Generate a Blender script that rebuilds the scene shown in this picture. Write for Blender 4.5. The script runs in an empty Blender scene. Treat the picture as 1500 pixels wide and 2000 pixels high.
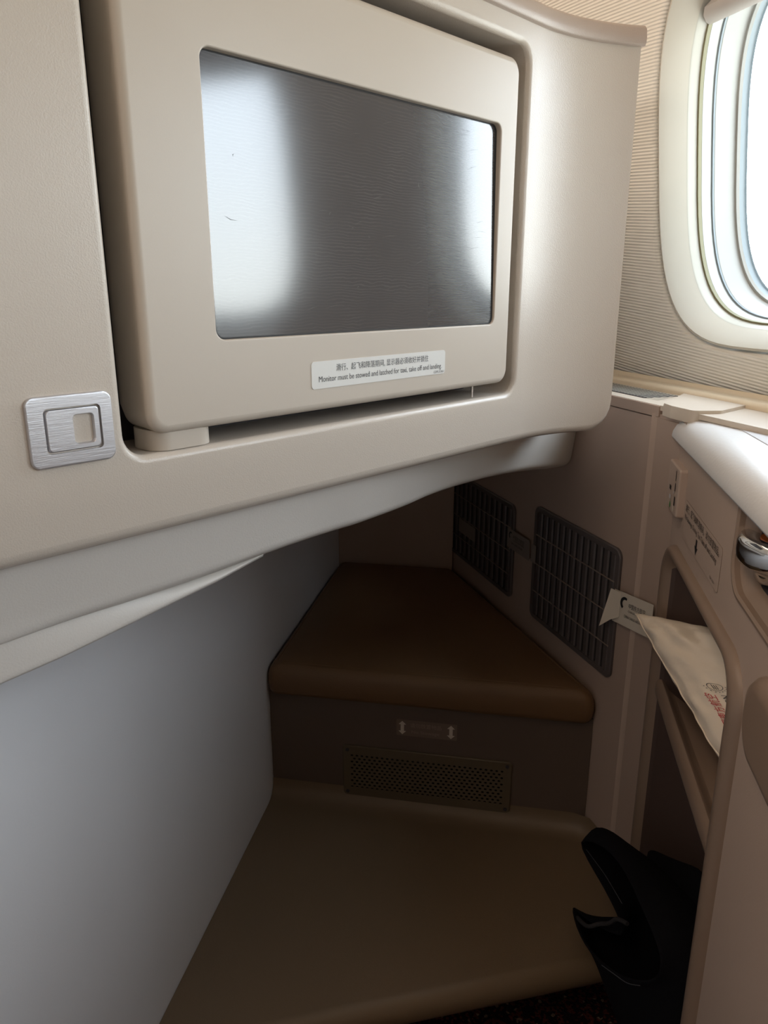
import bpy, bmesh, math, random
from mathutils import Vector as V, Matrix
from mathutils.geometry import tessellate_polygon
random.seed(7)
C = bpy.context.scene.collection
SC = bpy.context.scene

# ------------------------------------------------------------------ camera, sky, lights, exposure
YAW, PITCH = math.radians(10.46), math.atan(438/1480)
cam = bpy.data.cameras.new('camera'); co = bpy.data.objects.new('camera', cam); C.objects.link(co)
cam.sensor_fit = 'VERTICAL'; cam.sensor_height = 36; cam.sensor_width = 27; cam.lens = 36*1480/2000
cam.clip_start = .02
co.location = (0, 0, 1.05); co.rotation_euler = (math.pi/2-PITCH, 0, YAW)
SC.camera = co

AW = math.radians(28.1)                      # cabin side wall runs 28 degrees off the seat axis
WD = V((-math.sin(AW), math.cos(AW), 0)); WN = V((math.cos(AW), math.sin(AW), 0)); WP = V((.133, 1.098, 0))
AM = math.radians(32.6)                      # face of the seat shell in front
MD = V((math.sin(AM), math.cos(AM), 0)); MN = V((math.cos(AM), -math.sin(AM), 0)); MP = V((-.218, .541, 0))
LEAN = .13                                   # the side wall leans inboard towards the top
WIN_S = (-.106, -.698, -1.290, -1.882)               # window centres along the wall
WIN_Z = 1.218

wd_ = bpy.data.worlds.new('sky'); SC.world = wd_; wd_.use_nodes = True
nt = wd_.node_tree; bg = nt.nodes['Background']
tc = nt.nodes.new('ShaderNodeTexCoord'); sx = nt.nodes.new('ShaderNodeSeparateXYZ'); cr = nt.nodes.new('ShaderNodeValToRGB')
nt.links.new(tc.outputs['Generated'], sx.inputs[0]); nt.links.new(sx.outputs[2], cr.inputs[0]); nt.links.new(cr.outputs[0], bg.inputs[0])
cr.color_ramp.elements[0].position = 0; cr.color_ramp.elements[0].color = (.82, .86, .84, 1)
cr.color_ramp.elements[1].position = .25; cr.color_ramp.elements[1].color = (.80, .90, 1, 1)
bg.inputs[1].default_value = 9.5

def light(name, kind, loc, direction, size, energy, col, size_y=None, portal=False):
    l = bpy.data.lights.new(name, kind); o = bpy.data.objects.new(name, l); C.objects.link(o)
    o.location = loc; o.rotation_euler = V(direction).to_track_quat('-Z', 'Y').to_euler()
    l.energy = energy; l.color = col
    if kind == 'AREA':
        l.size = size
        if size_y: l.shape = 'RECTANGLE'; l.size_y = size_y
        if portal: l.cycles.is_portal = True
    return o

def wall_off(z): return .112 - LEAN*max(0, z-1.0)
for s in WIN_S:                               # sky portals right outside each pane
    p = WP + WD*s + WN*(wall_off(WIN_Z)+.125) + V((0, 0, WIN_Z))
    light('window_portal', 'AREA', p, -WN, .34, 1, (1, 1, 1), .46, True)
# the cabin's own warm ceiling lights
light('cabin_ceiling_light', 'AREA', WP + WD*-.3 - WN*1.0 + V((0, 0, 2.04)), (0, 0, -1), .5, 11, (1, .78, .60), 2.2)
# added fill light from the aisle side, standing in for far windows
light('aisle_side_fill', 'AREA', WP + WD*-1.0 - WN*2.9 + V((0, 0, 1.45)), WN*1.0 + V((0, 0, -.05)), 3.6, 34, (1, .92, .84), .5)

SC.view_settings.view_transform = 'Standard'; SC.view_settings.look = 'None'
SC.view_settings.exposure = 0.12; SC.view_settings.gamma = 1; SC.view_settings.use_curve_mapping = False

# ------------------------------------------------------------------ materials
def lin(c): return tuple(((x/255)/12.92 if x/255 <= .04045 else ((x/255+.055)/1.055)**2.4) for x in c)+(1,)
def mat(name, rgb, rough=.5, metal=0, grain=None, gdist=.0004, gstr=.5, spec=.5, spots=None, coat=0):
    m = bpy.data.materials.new(name); m.use_nodes = True; t = m.node_tree; b = t.nodes['Principled BSDF']
    b.inputs['Base Color'].default_value = lin(rgb); b.inputs['Roughness'].default_value = rough
    b.inputs['Metallic'].default_value = metal; b.inputs['Specular IOR Level'].default_value = spec
    if coat: b.inputs['Coat Weight'].default_value = coat; b.inputs['Coat Roughness'].default_value = .15
    tcn = t.nodes.new('ShaderNodeTexCoord')
    if grain:
        n = t.nodes.new('ShaderNodeTexNoise'); n.inputs['Scale'].default_value = grain; n.inputs['Detail'].default_value = 3
        bp = t.nodes.new('ShaderNodeBump'); bp.inputs['Distance'].default_value = gdist; bp.inputs['Strength'].default_value = gstr
        t.links.new(tcn.outputs['Object'], n.inputs[0]); t.links.new(n.outputs[0], bp.inputs['Height']); t.links.new(bp.outputs[0], b.inputs['Normal'])
    # faint tonal mottling so nothing is a perfectly flat colour
    n2 = t.nodes.new('ShaderNodeTexNoise'); n2.inputs['Scale'].default_value = 6 if not spots else spots; n2.inputs['Detail'].default_value = 4
    mx = t.nodes.new('ShaderNodeMix'); mx.data_type = 'RGBA'
    c = lin(rgb); k = .96 if not spots else .55
    mx.inputs['A'].default_value = tuple(x*k for x in c[:3])+(1,); mx.inputs['B'].default_value = tuple(min(1, x*(2-k)) for x in c[:3])+(1,)
    t.links.new(tcn.outputs['Object'], n2.inputs[0]); t.links.new(n2.outputs[0], mx.inputs['Factor']); t.links.new(mx.outputs['Result'], b.inputs['Base Color'])
    return m
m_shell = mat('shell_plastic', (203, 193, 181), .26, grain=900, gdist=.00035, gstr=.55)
m_shell_smooth = mat('monitor_plastic', (200, 190, 177), .38, grain=1500, gdist=.0001, gstr=.3)
m_cap = mat('cap_plastic', (182, 166, 154), .36, grain=900, gdist=.0004, gstr=.6)
m_fascia = mat('fascia_plastic', (214, 209, 202), .45, grain=700, gdist=.0003, gstr=.4)
m_footwall = mat('footwell_wall_plastic', (226, 226, 228), .28, grain=600, gdist=.00015, gstr=.4)
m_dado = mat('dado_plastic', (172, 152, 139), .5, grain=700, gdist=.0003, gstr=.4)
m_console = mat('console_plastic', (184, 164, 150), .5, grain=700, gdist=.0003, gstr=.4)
m_trim = mat('opening_trim_plastic', (140, 120, 105), .38)
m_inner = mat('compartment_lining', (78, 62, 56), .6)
m_armrest = mat('armrest_plastic', (214, 214, 214), .4, grain=260, gdist=.0005, gstr=.35)
m_inlay = mat('armrest_inlay', (196, 196, 198), .45, grain=500, gdist=.0003, gstr=.4)
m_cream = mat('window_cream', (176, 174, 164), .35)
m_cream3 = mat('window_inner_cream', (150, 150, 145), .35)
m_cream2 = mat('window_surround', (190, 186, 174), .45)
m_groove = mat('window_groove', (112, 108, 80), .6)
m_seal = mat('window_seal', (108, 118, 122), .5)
m_shade = mat('window_shade', (176, 170, 164), .3)
m_dark = mat('dark_gap', (20, 19, 19), .6)
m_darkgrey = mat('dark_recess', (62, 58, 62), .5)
m_alu = mat('brushed_aluminium', (206, 207, 212), .34, metal=.75)
m_chrome = mat('polished_metal', (215, 214, 212), .08, metal=1)
m_amber_reflection = mat('amber_reflection', (190, 100, 40), .2)
m_cushion = mat('cushion_leather', (112, 84, 56), .5, grain=500, gdist=.0006, gstr=.5)
m_ottoman = mat('ottoman_laminate', (98, 84, 74), .5, grain=500, gdist=.0004, gstr=.5)
m_step = mat('step_covering', (116, 98, 76), .45, grain=500, gdist=.0005, gstr=.5)
m_vent = mat('vent_plate', (96, 84, 66), .5)
m_grille = mat('grille_mesh', (88, 81, 80), .45)
m_grille_back = mat('grille_backing', (44, 41, 42), .6)
m_label_shaded = mat('shaded_paper', (138, 129, 121), .6)  # seal paper with the deep footwell's shade put into its colour
m_grille_bar = mat('grille_bar_glint', (128, 114, 106), .3)  # crossbars coloured lighter to carry their glints
m_sticker = mat('sticker_silver', (224, 223, 218), .5)
m_label_paper = mat('label_paper', (214, 205, 190), .6)
m_ink = mat('grey_ink', (84, 84, 86), .6)
m_ink_black = mat('black_ink', (30, 30, 32), .6)
m_ink_red = mat('red_ink', (200, 30, 50), .6)
m_ink_blue = mat('blue_ink', (30, 50, 110), .6)
m_white_ink = mat('white_arrow', (214, 204, 190), .5)
m_label_clear = mat('clear_label', (120, 102, 92), .4)
m_faint = mat('faint_ink', (150, 134, 122), .5)
m_pillow = mat('pillow_wrap', (250, 236, 216), .4, grain=34, gdist=.004, gstr=.7)
m_felt = mat('black_felt', (20, 20, 24), .95, grain=1200, gdist=.001, gstr=.8, spec=.1)
m_cord = mat('cord', (42, 40, 42), .8, grain=900, gdist=.001, gstr=1)
m_thread = mat('thread', (70, 72, 76), .7)
m_green = mat('green_plastic', (60, 130, 60), .4)
m_ledge = mat('ledge_plastic', (205, 193, 178), .42, grain=500, gdist=.0003, gstr=.3)
m_bead = mat('bead_plastic', (222, 206, 180), .35)
m_ceiling = mat('cabin_ceiling', (205, 190, 172), .7)
m_cabin = mat('cabin_lining', (150, 135, 120), .7)
m_apron = mat('outside_concrete', (200, 196, 184), .9)

# brushed streaks on the aluminium
t = m_alu.node_tree; b = t.nodes['Principled BSDF']
tcn = t.nodes.new('ShaderNodeTexCoord'); mp = t.nodes.new('ShaderNodeMapping'); mp.inputs['Scale'].default_value = (60, 60, 1800)
nn = t.nodes.new('ShaderNodeTexNoise'); nn.inputs['Scale'].default_value = 1; bp = t.nodes.new('ShaderNodeBump'); bp.inputs['Distance'].default_value = .0002; bp.inputs['Strength'].default_value = .4
t.links.new(tcn.outputs['Object'], mp.inputs[0]); t.links.new(mp.outputs[0], nn.inputs[0]); t.links.new(nn.outputs[0], bp.inputs['Height']); t.links.new(bp.outputs[0], b.inputs['Normal'])

# ribbed side wall: fine ribs running along the cabin, rising a little towards the front
m_rib = mat('ribbed_wall', (224, 221, 211), .5)
t = m_rib.node_tree; b = t.nodes['Principled BSDF']; t.nodes.new('ShaderNodeTexCoord')
at_ = t.nodes.new('ShaderNodeUVMap'); sp = t.nodes.new('ShaderNodeSeparateXYZ'); t.links.new(at_.outputs[0], sp.inputs[0])
m1 = t.nodes.new('ShaderNodeMath'); m1.operation = 'MULTIPLY_ADD'; m1.inputs[1].default_value = -.09
t.links.new(sp.outputs[0], m1.inputs[0]); t.links.new(sp.outputs[1], m1.inputs[2])
m2 = t.nodes.new('ShaderNodeMath'); m2.operation = 'MULTIPLY'; m2.inputs[1].default_value = 2*math.pi/.0044; t.links.new(m1.outputs[0], m2.inputs[0])
m3 = t.nodes.new('ShaderNodeMath'); m3.operation = 'SINE'; t.links.new(m2.outputs[0], m3.inputs[0])
bp = t.nodes.new('ShaderNodeBump'); bp.inputs['Distance'].default_value = .0005; bp.inputs['Strength'].default_value = 1.0
t.links.new(m3.outputs[0], bp.inputs['Height']); t.links.new(bp.outputs[0], b.inputs['Normal'])

# display: dark glass with soft reflection, wiping smears and specks
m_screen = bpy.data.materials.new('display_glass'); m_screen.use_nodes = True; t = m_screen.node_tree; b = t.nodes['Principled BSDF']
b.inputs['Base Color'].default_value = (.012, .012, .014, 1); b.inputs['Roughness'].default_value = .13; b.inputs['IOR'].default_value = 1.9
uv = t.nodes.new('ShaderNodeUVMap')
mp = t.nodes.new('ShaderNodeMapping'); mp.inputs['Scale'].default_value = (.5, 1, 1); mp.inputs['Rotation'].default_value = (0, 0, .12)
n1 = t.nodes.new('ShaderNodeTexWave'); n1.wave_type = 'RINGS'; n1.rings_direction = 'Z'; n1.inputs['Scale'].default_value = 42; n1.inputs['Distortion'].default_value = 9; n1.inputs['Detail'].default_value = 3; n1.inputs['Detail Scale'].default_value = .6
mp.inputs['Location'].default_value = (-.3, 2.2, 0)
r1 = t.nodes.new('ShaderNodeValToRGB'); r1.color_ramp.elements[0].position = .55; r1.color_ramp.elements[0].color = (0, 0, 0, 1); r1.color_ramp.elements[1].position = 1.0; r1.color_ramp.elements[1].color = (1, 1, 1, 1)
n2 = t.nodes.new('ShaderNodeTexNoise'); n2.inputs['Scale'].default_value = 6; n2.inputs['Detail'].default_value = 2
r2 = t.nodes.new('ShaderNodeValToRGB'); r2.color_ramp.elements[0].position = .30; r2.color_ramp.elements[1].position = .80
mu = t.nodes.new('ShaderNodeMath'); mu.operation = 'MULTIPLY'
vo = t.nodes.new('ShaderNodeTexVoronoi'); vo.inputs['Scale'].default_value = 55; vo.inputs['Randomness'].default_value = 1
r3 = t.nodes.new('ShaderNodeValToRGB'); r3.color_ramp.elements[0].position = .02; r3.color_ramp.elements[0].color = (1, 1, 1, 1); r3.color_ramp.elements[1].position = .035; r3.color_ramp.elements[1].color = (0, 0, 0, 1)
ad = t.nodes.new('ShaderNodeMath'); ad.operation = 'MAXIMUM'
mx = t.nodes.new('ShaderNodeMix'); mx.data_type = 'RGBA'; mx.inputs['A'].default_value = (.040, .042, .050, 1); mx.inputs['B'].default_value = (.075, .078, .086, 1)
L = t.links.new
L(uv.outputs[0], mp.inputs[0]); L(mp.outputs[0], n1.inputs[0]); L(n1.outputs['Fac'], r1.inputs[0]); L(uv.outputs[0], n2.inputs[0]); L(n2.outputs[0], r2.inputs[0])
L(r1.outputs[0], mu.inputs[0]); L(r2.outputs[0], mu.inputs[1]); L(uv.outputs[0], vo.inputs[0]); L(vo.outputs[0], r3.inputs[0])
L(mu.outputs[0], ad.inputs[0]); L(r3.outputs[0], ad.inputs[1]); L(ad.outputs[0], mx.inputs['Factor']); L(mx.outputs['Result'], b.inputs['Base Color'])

# window pane: mostly clear with a weak reflection
m_pane = bpy.data.materials.new('window_acrylic'); m_pane.use_nodes = True; t = m_pane.node_tree; t.nodes.clear()
o_ = t.nodes.new('ShaderNodeOutputMaterial'); tr = t.nodes.new('ShaderNodeBsdfTransparent'); gl = t.nodes.new('ShaderNodeBsdfGlossy'); gl.inputs['Roughness'].default_value = .05
ms = t.nodes.new('ShaderNodeMixShader'); fr = t.nodes.new('ShaderNodeFresnel'); fr.inputs[0].default_value = 1.35
tr.inputs[0].default_value = (.97, .98, .98, 1)
L = t.links.new; L(fr.outputs[0], ms.inputs[0]); L(tr.outputs[0], ms.inputs[1]); L(gl.outputs[0], ms.inputs[2]); L(ms.outputs[0], o_.inputs[0])

# carpet: dark with rusty and pale flecks
m_carpet = mat('carpet', (48, 34, 32), .95, grain=300, gdist=.003, gstr=1, spec=.1)
t = m_carpet.node_tree; b = t.nodes['Principled BSDF']
tcn = t.nodes.new('ShaderNodeTexCoord'); vo = t.nodes.new('ShaderNodeTexVoronoi'); vo.inputs['Scale'].default_value = 260
rp = t.nodes.new('ShaderNodeValToRGB'); rp.color_ramp.interpolation = 'CONSTANT'
rp.color_ramp.elements[0].color = lin((40, 28, 30)); rp.color_ramp.elements[1].position = .6; rp.color_ramp.elements[1].color = lin((96, 48, 42))
e = rp.color_ramp.elements.new(.86); e.color = lin((132, 112, 96))
L = t.links.new; L(tcn.outputs['Object'], vo.inputs[0]); L(vo.outputs['Color'], rp.inputs[0]); L(rp.outputs[0], b.inputs['Base Color'])

# ------------------------------------------------------------------ helpers
ORG = {}
def thing(name, label, cat, loc, group=None, kind=None):
    o = bpy.data.objects.new(name, None); C.objects.link(o); o.location = loc; o.empty_display_size = .02
    ORG[o] = V(loc)
    if label: o['label'] = label
    if cat: o['category'] = cat
    if group: o['group'] = group
    if kind: o['kind'] = kind
    return o
def obj(name, bm, m, parent=None, smooth=True, label=None, cat=None, group=None, kind=None, loc=None, wn=True, angle=40):
    org = ORG.get(parent) if parent else V(loc or (0, 0, 0))
    bmesh.ops.remove_doubles(bm, verts=bm.verts, dist=1e-6)
    bmesh.ops.translate(bm, verts=bm.verts, vec=-org)
    me = bpy.data.meshes.new(name); 
    if smooth:
        for f in bm.faces: f.smooth = True
        for e in bm.edges:
            if len(e.link_faces) == 2 and e.calc_face_angle(0) > math.radians(angle): e.smooth = False
    bm.to_mesh(me); bm.free(); me.materials.append(m)
    o = bpy.data.objects.new(name, me); C.objects.link(o)
    if parent: o.parent = parent
    else: o.location = org
    ORG[o] = org
    if smooth and wn:
        w = o.modifiers.new('weighted', 'WEIGHTED_NORMAL'); w.keep_sharp = True; w.weight = 100
    for k, v_ in (('label', label), ('category', cat), ('group', group), ('kind', kind)):
        if v_: o[k] = v_
    return o

class Frame:
    def __init__(s, o, u, v): s.o, s.u, s.v = V(o), V(u).normalized(), V(v).normalized(); s.w = s.u.cross(s.v).normalized()
    def __call__(s, a, b, c=0): return s.o + s.u*a + s.v*b + s.w*c
SH = Frame(MP, MD, (0, 0, 1))                       # seat shell face: a along it, b = height
WL = Frame(WP, -WD, (0, 0, 1))                      # lower cabin wall, a towards the camera side
CF = Frame((.195, 0, 0), (0, -1, 0), (0, 0, 1))     # console face: a = -y
OF = Frame((0, 1.095, 0), (1, 0, 0), (0, 0, 1))     # ottoman front
v_up = (V((0, 0, 1)) - WN*LEAN).normalized()
WU = Frame(WP + WN*wall_off(1.0) + V((0, 0, 1.0)), -WD, v_up)   # leaning ribbed wall; b measured up from z=1

def rr(w, h, r, cx=0, cy=0, n=6):
    pts = []
    for (sx_, sy_, a0) in ((1, 1, 0), (-1, 1, 90), (-1, -1, 180), (1, -1, 270)):
        for i in range(n+1):
            a = math.radians(a0+90*i/n); pts.append((cx+sx_*(w/2-r)+r*math.cos(a), cy+sy_*(h/2-r)+r*math.sin(a)))
    return pts
def rr2(x0, y0, x1, y1, r, n=6): return rr(x1-x0, y1-y0, r, (x0+x1)/2, (y0+y1)/2, n)
def sup(w, h, e, cx=0, cy=0, n=48):                 # superellipse
    return [(cx+w/2*math.copysign(abs(math.cos(t))**(2/e), math.cos(t)), cy+h/2*math.copysign(abs(math.sin(t))**(2/e), math.sin(t))) for t in (2*math.pi*i/n for i in range(n))]
def loft(bm, loops, cap0=False, cap1=False, closed=True):
    vl = [[bm.verts.new(p) for p in lp] for lp in loops]
    n = len(vl[0])
    for a, b_ in zip(vl, vl[1:]):
        for i in range(n if closed else n-1):
            j = (i+1) % n
            try: bm.faces.new((a[i], a[j], b_[j], b_[i]))
            except ValueError: pass
    if cap0: bm.faces.new(vl[0][::-1])
    if cap1: bm.faces.new(vl[-1])
    return vl
def solid_rr(bm, F, w, h, r, cx, cy, z0, z1, f, n=6, back=True, steps=4, dish=0):
    """rounded-rectangle slab from z0 (back) to z1 (front) with front edge fillet f"""
    loops = [[F(x, y, z0) for x, y in rr(w, h, r, cx, cy, n)]]
    for i in range(steps+1):
        a = math.pi/2*i/steps; ins = f*(1-math.cos(a)); zz = z1-f+f*math.sin(a)
        loops.append([F(x, y, zz) for x, y in rr(w-2*ins, h-2*ins, max(r-ins, .0002), cx, cy, n)])
    loft(bm, loops, cap0=back, cap1=True)
def fill(bm, F, outer, holes, z=0):
    polys = [outer]+holes
    flat = [V((x, y, 0)) for p in polys for x, y in p]
    tris = tessellate_polygon([[V((x, y, 0)) for x, y in p] for p in polys])
    vs = [bm.verts.new(F(p.x, p.y, z)) for p in flat]
    for tr_ in tris:
        try: bm.faces.new([vs[i] for i in tr_])
        except ValueError: pass
    return vs
def hole_wall(bm, F, x0, y0, x1, y1, r, f, depth, n=6, steps=4, z=0):
    """fillet and side wall of a rounded hole; the flat face hole must be rr2 grown by f"""
    loops = []
    for i in range(steps+1):
        a = math.pi/2*i/steps; g = f*(1-math.sin(a)); zz = z-f+f*math.cos(a)
        loops.append([F(x, y, zz) for x, y in rr2(x0-g, y0-g, x1+g, y1+g, r+g, n)])
    loops.append([F(x, y, z-depth) for x, y in rr2(x0, y0, x1, y1, r, n)])
    loft(bm, loops)
def box(bm, F, x0, y0, z0, x1, y1, z1, f=0):
    if f:
        b2 = bmesh.new(); box(b2, F, x0, y0, z0, x1, y1, z1)
        bmesh.ops.bevel(b2, geom=b2.edges[:], offset=f, segments=3, profile=.5, affect='EDGES')
        me = bpy.data.meshes.new('tmp'); b2.to_mesh(me); bm.from_mesh(me); bpy.data.meshes.remove(me); b2.free(); return
    vs = [bm.verts.new(F(x, y, z)) for z in (z0, z1) for y in (y0, y1) for x in (x0, x1)]
    for q in ((0, 2, 3, 1), (4, 5, 7, 6), (0, 1, 5, 4), (2, 6, 7, 3), (0, 4, 6, 2), (1, 3, 7, 5)): bm.faces.new([vs[i] for i in q])
ID = Frame((0, 0, 0), (1, 0, 0), (0, 1, 0))
def tube(bm, pts, r, n=8):
    loops = []
    for i, p in enumerate(pts):
        p = V(p); d = (V(pts[min(i+1, len(pts)-1)])-V(pts[max(i-1, 0)])).normalized()
        a = d.orthogonal().normalized() if i == 0 else (a_prev - d*a_prev.dot(d)).normalized()
        a_prev = a; b_ = d.cross(a); rad = r[i] if isinstance(r, (list, tuple)) else r
        loops.append([p+(a*math.cos(2*math.pi*k/n)+b_*math.sin(2*math.pi*k/n))*rad for k in range(n)])
    loft(bm, loops, True, True)
def smoothpath(pts, k=6):
    P = [V(p) for p in pts]; out = []
    for i in range(len(P)-1):
        a, b_, c, d = P[max(i-1, 0)], P[i], P[i+1], P[min(i+2, len(P)-1)]
        for j in range(k):
            t_ = j/k; out.append(.5*((2*b_)+(-a+c)*t_+(2*a-5*b_+4*c-d)*t_**2+(-a+3*b_-3*c+d)*t_**3))
    return out+[P[-1]]
def text(name, body, F, x, y, size, m, parent, z=.0003, width=None, mapf=None, align='LEFT'):
    c = bpy.data.curves.new('txt', 'FONT'); c.body = body; c.size = size; c.align_x = align; c.resolution_u = 3
    o = bpy.data.objects.new('txt', c); C.objects.link(o)
    me = o.evaluated_get(bpy.context.evaluated_depsgraph_get()).to_mesh()
    bm = bmesh.new(); bm.from_mesh(me); bpy.data.objects.remove(o); bpy.data.curves.remove(c)
    k = 1
    if width and bm.verts:
        xs = [v_.co.x for v_ in bm.verts]; k = width/(max(xs)-min(xs))
    for v_ in bm.verts: v_.co = (mapf or F)(x+v_.co.x*k, y+v_.co.y, z)
    return bm, name, m, parent
def add_text(*a, **k):
    bm, name, m, parent = text(*a, **k); return obj(name, bm, m, parent, smooth=False)
def merge_text(name, m, parent, items):
    bm = bmesh.new()
    for a, k in items:
        b2 = text(name, *a, m, parent, **k)[0]; me = bpy.data.meshes.new('tmp'); b2.to_mesh(me); bm.from_mesh(me); bpy.data.meshes.remove(me); b2.free()
    return obj(name, bm, m, parent, smooth=False)

# ------------------------------------------------------------------ setting
def struct(name, bm, m, **k):
    return obj(name, bm, m, kind='structure', **k)
def WB(s, off, z): return WP + WD*s + WN*off + V((0, 0, z))
# cabin enclosure
bm = bmesh.new(); loft(bm, [[WB(-3, .25, .03), WB(3, .25, .03), WB(3, -3, .03), WB(-3, -3, .03)], [WB(-3, .25, -.02), WB(3, .25, -.02), WB(3, -3, -.02), WB(-3, -3, -.02)]], True, True)
struct('floor', bm, m_carpet, smooth=False)
bm = bmesh.new(); loft(bm, [[WB(-3, .25, 2.1), WB(3, .25, 2.1), WB(3, -3, 2.1), WB(-3, -3, 2.1)], [WB(-3, .25, 2.12), WB(3, .25, 2.12), WB(3, -3, 2.12), WB(-3, -3, 2.12)]], True, True)
struct('ceiling', bm, m_ceiling, smooth=False)
for nm, a, b_, c, d in (('wall_aisle', (-3, -3), (3, -3), (3, -3.02), (-3, -3.02)), ('wall_front', (3, -3), (3, .25), (3.02, .25), (3.02, -3)), ('wall_rear', (-3, -3), (-3, .25), (-3.02, .25), (-3.02, -3))):
    bm = bmesh.new(); loft(bm, [[WB(*q, 0) for q in (a, b_, c, d)], [WB(*q, 2.1) for q in (a, b_, c, d)]], True, True)
    struct(nm, bm, m_cabin, smooth=False)

# the seat this was seen from: unseen side panel and back, added to block light
bm = bmesh.new(); box(bm, ID, -.50, -.62, 0, -.46, .02, 1.02, .01); struct('seat_side_blocker', bm, m_cabin, smooth=False)
bm = bmesh.new(); box(bm, ID, -.50, -.68, 0, .45, -.62, 1.22, .01); struct('seat_back_blocker', bm, m_cabin, smooth=False)

# lower cabin wall (dado) beside the footwell
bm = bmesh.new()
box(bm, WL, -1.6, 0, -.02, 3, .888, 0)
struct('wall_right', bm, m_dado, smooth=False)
bm = bmesh.new(); box(bm, WL, -1.6, .8895, -.021, .085, .904, .0015, .001)
struct('trim_1', bm, m_dado)
# ledge under the windows with its air strip
bm = bmesh.new(); box(bm, WL, -1.6, .898, -.16, 3, .9045, -.0005)
struct('window_ledge', bm, m_ledge, smooth=False)
vent = thing('ledge_air_grille', 'narrow pale mesh air strip let into the ledge under the cabin window', 'vent', WL(0, .9046, -.05))
bm = bmesh.new(); box(bm, WL, -1.2, .9046, -.078, .02, .9052, -.022); obj('backing', bm, m_darkgrey, vent, smooth=False)
bm = bmesh.new()
for i in range(170):
    a = -1.2+i*.0075
    for sgn in (1, -1):
        p = [WL(a, .9056, -.024), WL(a+.0022, .9056, -.024), WL(a+.0022+sgn*.03, .9056, -.076), WL(a+sgn*.03, .9056, -.076)]
        if -1.2 < a+sgn*.03 < .02: bm.faces.new([bm.verts.new(q) for q in p])
obj('mesh', bm, m_cream2, vent, smooth=False)
# rounded bead where ledge meets the ribbed wall
bm = bmesh.new()
prof = [(-.086, .9046), (-.0865, .909), (-.089, .9125), (-.094, .9145), (-.103, .9145), (-.108, .9165), (-.114, .920)]
loft(bm, [[WL(a, b_, c) for c, b_ in prof] for a in (-1.6, 0, 3)], closed=False)
struct('trim_2', bm, m_bead)

# ribbed leaning side wall with window cut-outs
FW, FH, FE = .388, .500, 3.3                        # surround outer size and squareness
wins = [(-s-0, ) for s in WIN_S]
zb = (WIN_Z-1.0)/v_up.z
bm = bmesh.new()
outer = [(-1.6, -.12), (3, -.12), (3, 1.12), (-1.6, 1.12)]
f = .007
holes = [sup(FW+2*f+.004, FH+2*f+.004, FE, -s, zb, 64) for s in WIN_S]
fill(bm, WU, outer, holes)
for s in WIN_S:
    lps = []
    for i in range(6):
        a = math.pi/2*i/5; g = 2*f*(1-math.sin(a)); lps.append([WU(x, y, -f+f*math.cos(a)) for x, y in sup(FW+.004+g, FH+.004+g, FE, -s, zb, 64)])
    lps.append([WU(x, y, -.03) for x, y in sup(FW+.004, FH+.004, FE, -s, zb, 64)])
    loft(bm, lps)
uvl = bm.loops.layers.uv.new('UVMap')
for fc in bm.faces:
    for lp in fc.loops:
        d = lp.vert.co - WU.o; lp[uvl].uv = (-d.dot(WU.u), d.dot(WU.v))
ww = struct('wall_window', bm, m_rib)

def make_window(idx, s):
    t_ = thing('window_%d' % idx, None, None, WU(-s, zb, 0), kind='structure')
    def ring(prof, m, nm, label=None):
        b2 = bmesh.new(); loft(b2, [[WU(x, y, d) for x, y in sup(FW-2*i, FH-2*i, FE, -s, zb, 72)] for i, d in prof]); return obj(nm, b2, m, t_, label=label)
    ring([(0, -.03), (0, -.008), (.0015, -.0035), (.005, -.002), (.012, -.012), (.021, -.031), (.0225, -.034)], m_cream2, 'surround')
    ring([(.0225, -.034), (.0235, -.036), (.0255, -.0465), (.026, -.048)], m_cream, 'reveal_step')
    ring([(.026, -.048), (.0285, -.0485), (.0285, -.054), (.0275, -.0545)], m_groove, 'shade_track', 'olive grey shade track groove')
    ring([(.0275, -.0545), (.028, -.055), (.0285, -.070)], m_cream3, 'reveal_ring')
    ring([(.0285, -.070), (.0305, -.071), (.0305, -.0735), (.0295, -.074)], m_seal, 'groove_line')  # narrow grey groove ring
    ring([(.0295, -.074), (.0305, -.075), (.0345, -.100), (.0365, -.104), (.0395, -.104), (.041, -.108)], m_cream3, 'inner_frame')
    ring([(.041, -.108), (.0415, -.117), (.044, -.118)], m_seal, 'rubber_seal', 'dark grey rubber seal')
    b2 = bmesh.new(); loft(b2, [[WU(x, y, -.1165) for x, y in sup(FW-.083, FH-.083, FE, -s, zb, 72)]], cap1=True); obj('pane', b2, m_pane, t_, smooth=False)
    return t_
for i, s in enumerate(WIN_S): make_window(i+1, s)
# window blind just showing at the top of the nearest window
ws = WIN_S[0]
for i, s in enumerate(WIN_S):
    b2 = bmesh.new()
    ya = zb+.158; W2 = FW/2-.0285
    def sh(u, v_, d):
        x = -s+u*W2*.985; return WU(x, ya+v_-.010*(1-u*u)*0, d)
    rows = [(.07, -.060), (.02, -.060), (.006, -.059), (.0, -.056), (-.002, -.050), (.001, -.043), (.008, -.036), (.016, -.034), (.022, -.040), (.028, -.050), (.07, -.052)]
    loft(b2, [[sh(-1+2*k/16, r_[0], r_[1]) for k in range(17)] for r_ in rows], closed=False)
    for v_ in b2.verts:                              # keep the blind inside the oval opening
        q = v_.co-WU.o; x = q.dot(WU.u)+s; y = q.dot(WU.v)-zb
        lim = W2*max(0, 1-(min(abs(y), .22)/(FH/2-.0285))**FE)**(1/FE)
        if abs(x) > lim: v_.co -= WU.u*(x-math.copysign(lim, x))
    o = obj('shade', b2, m_shade, bpy.data.objects['window_%d' % (i+1)], label='grey blind edge with moulded grip')

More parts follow.
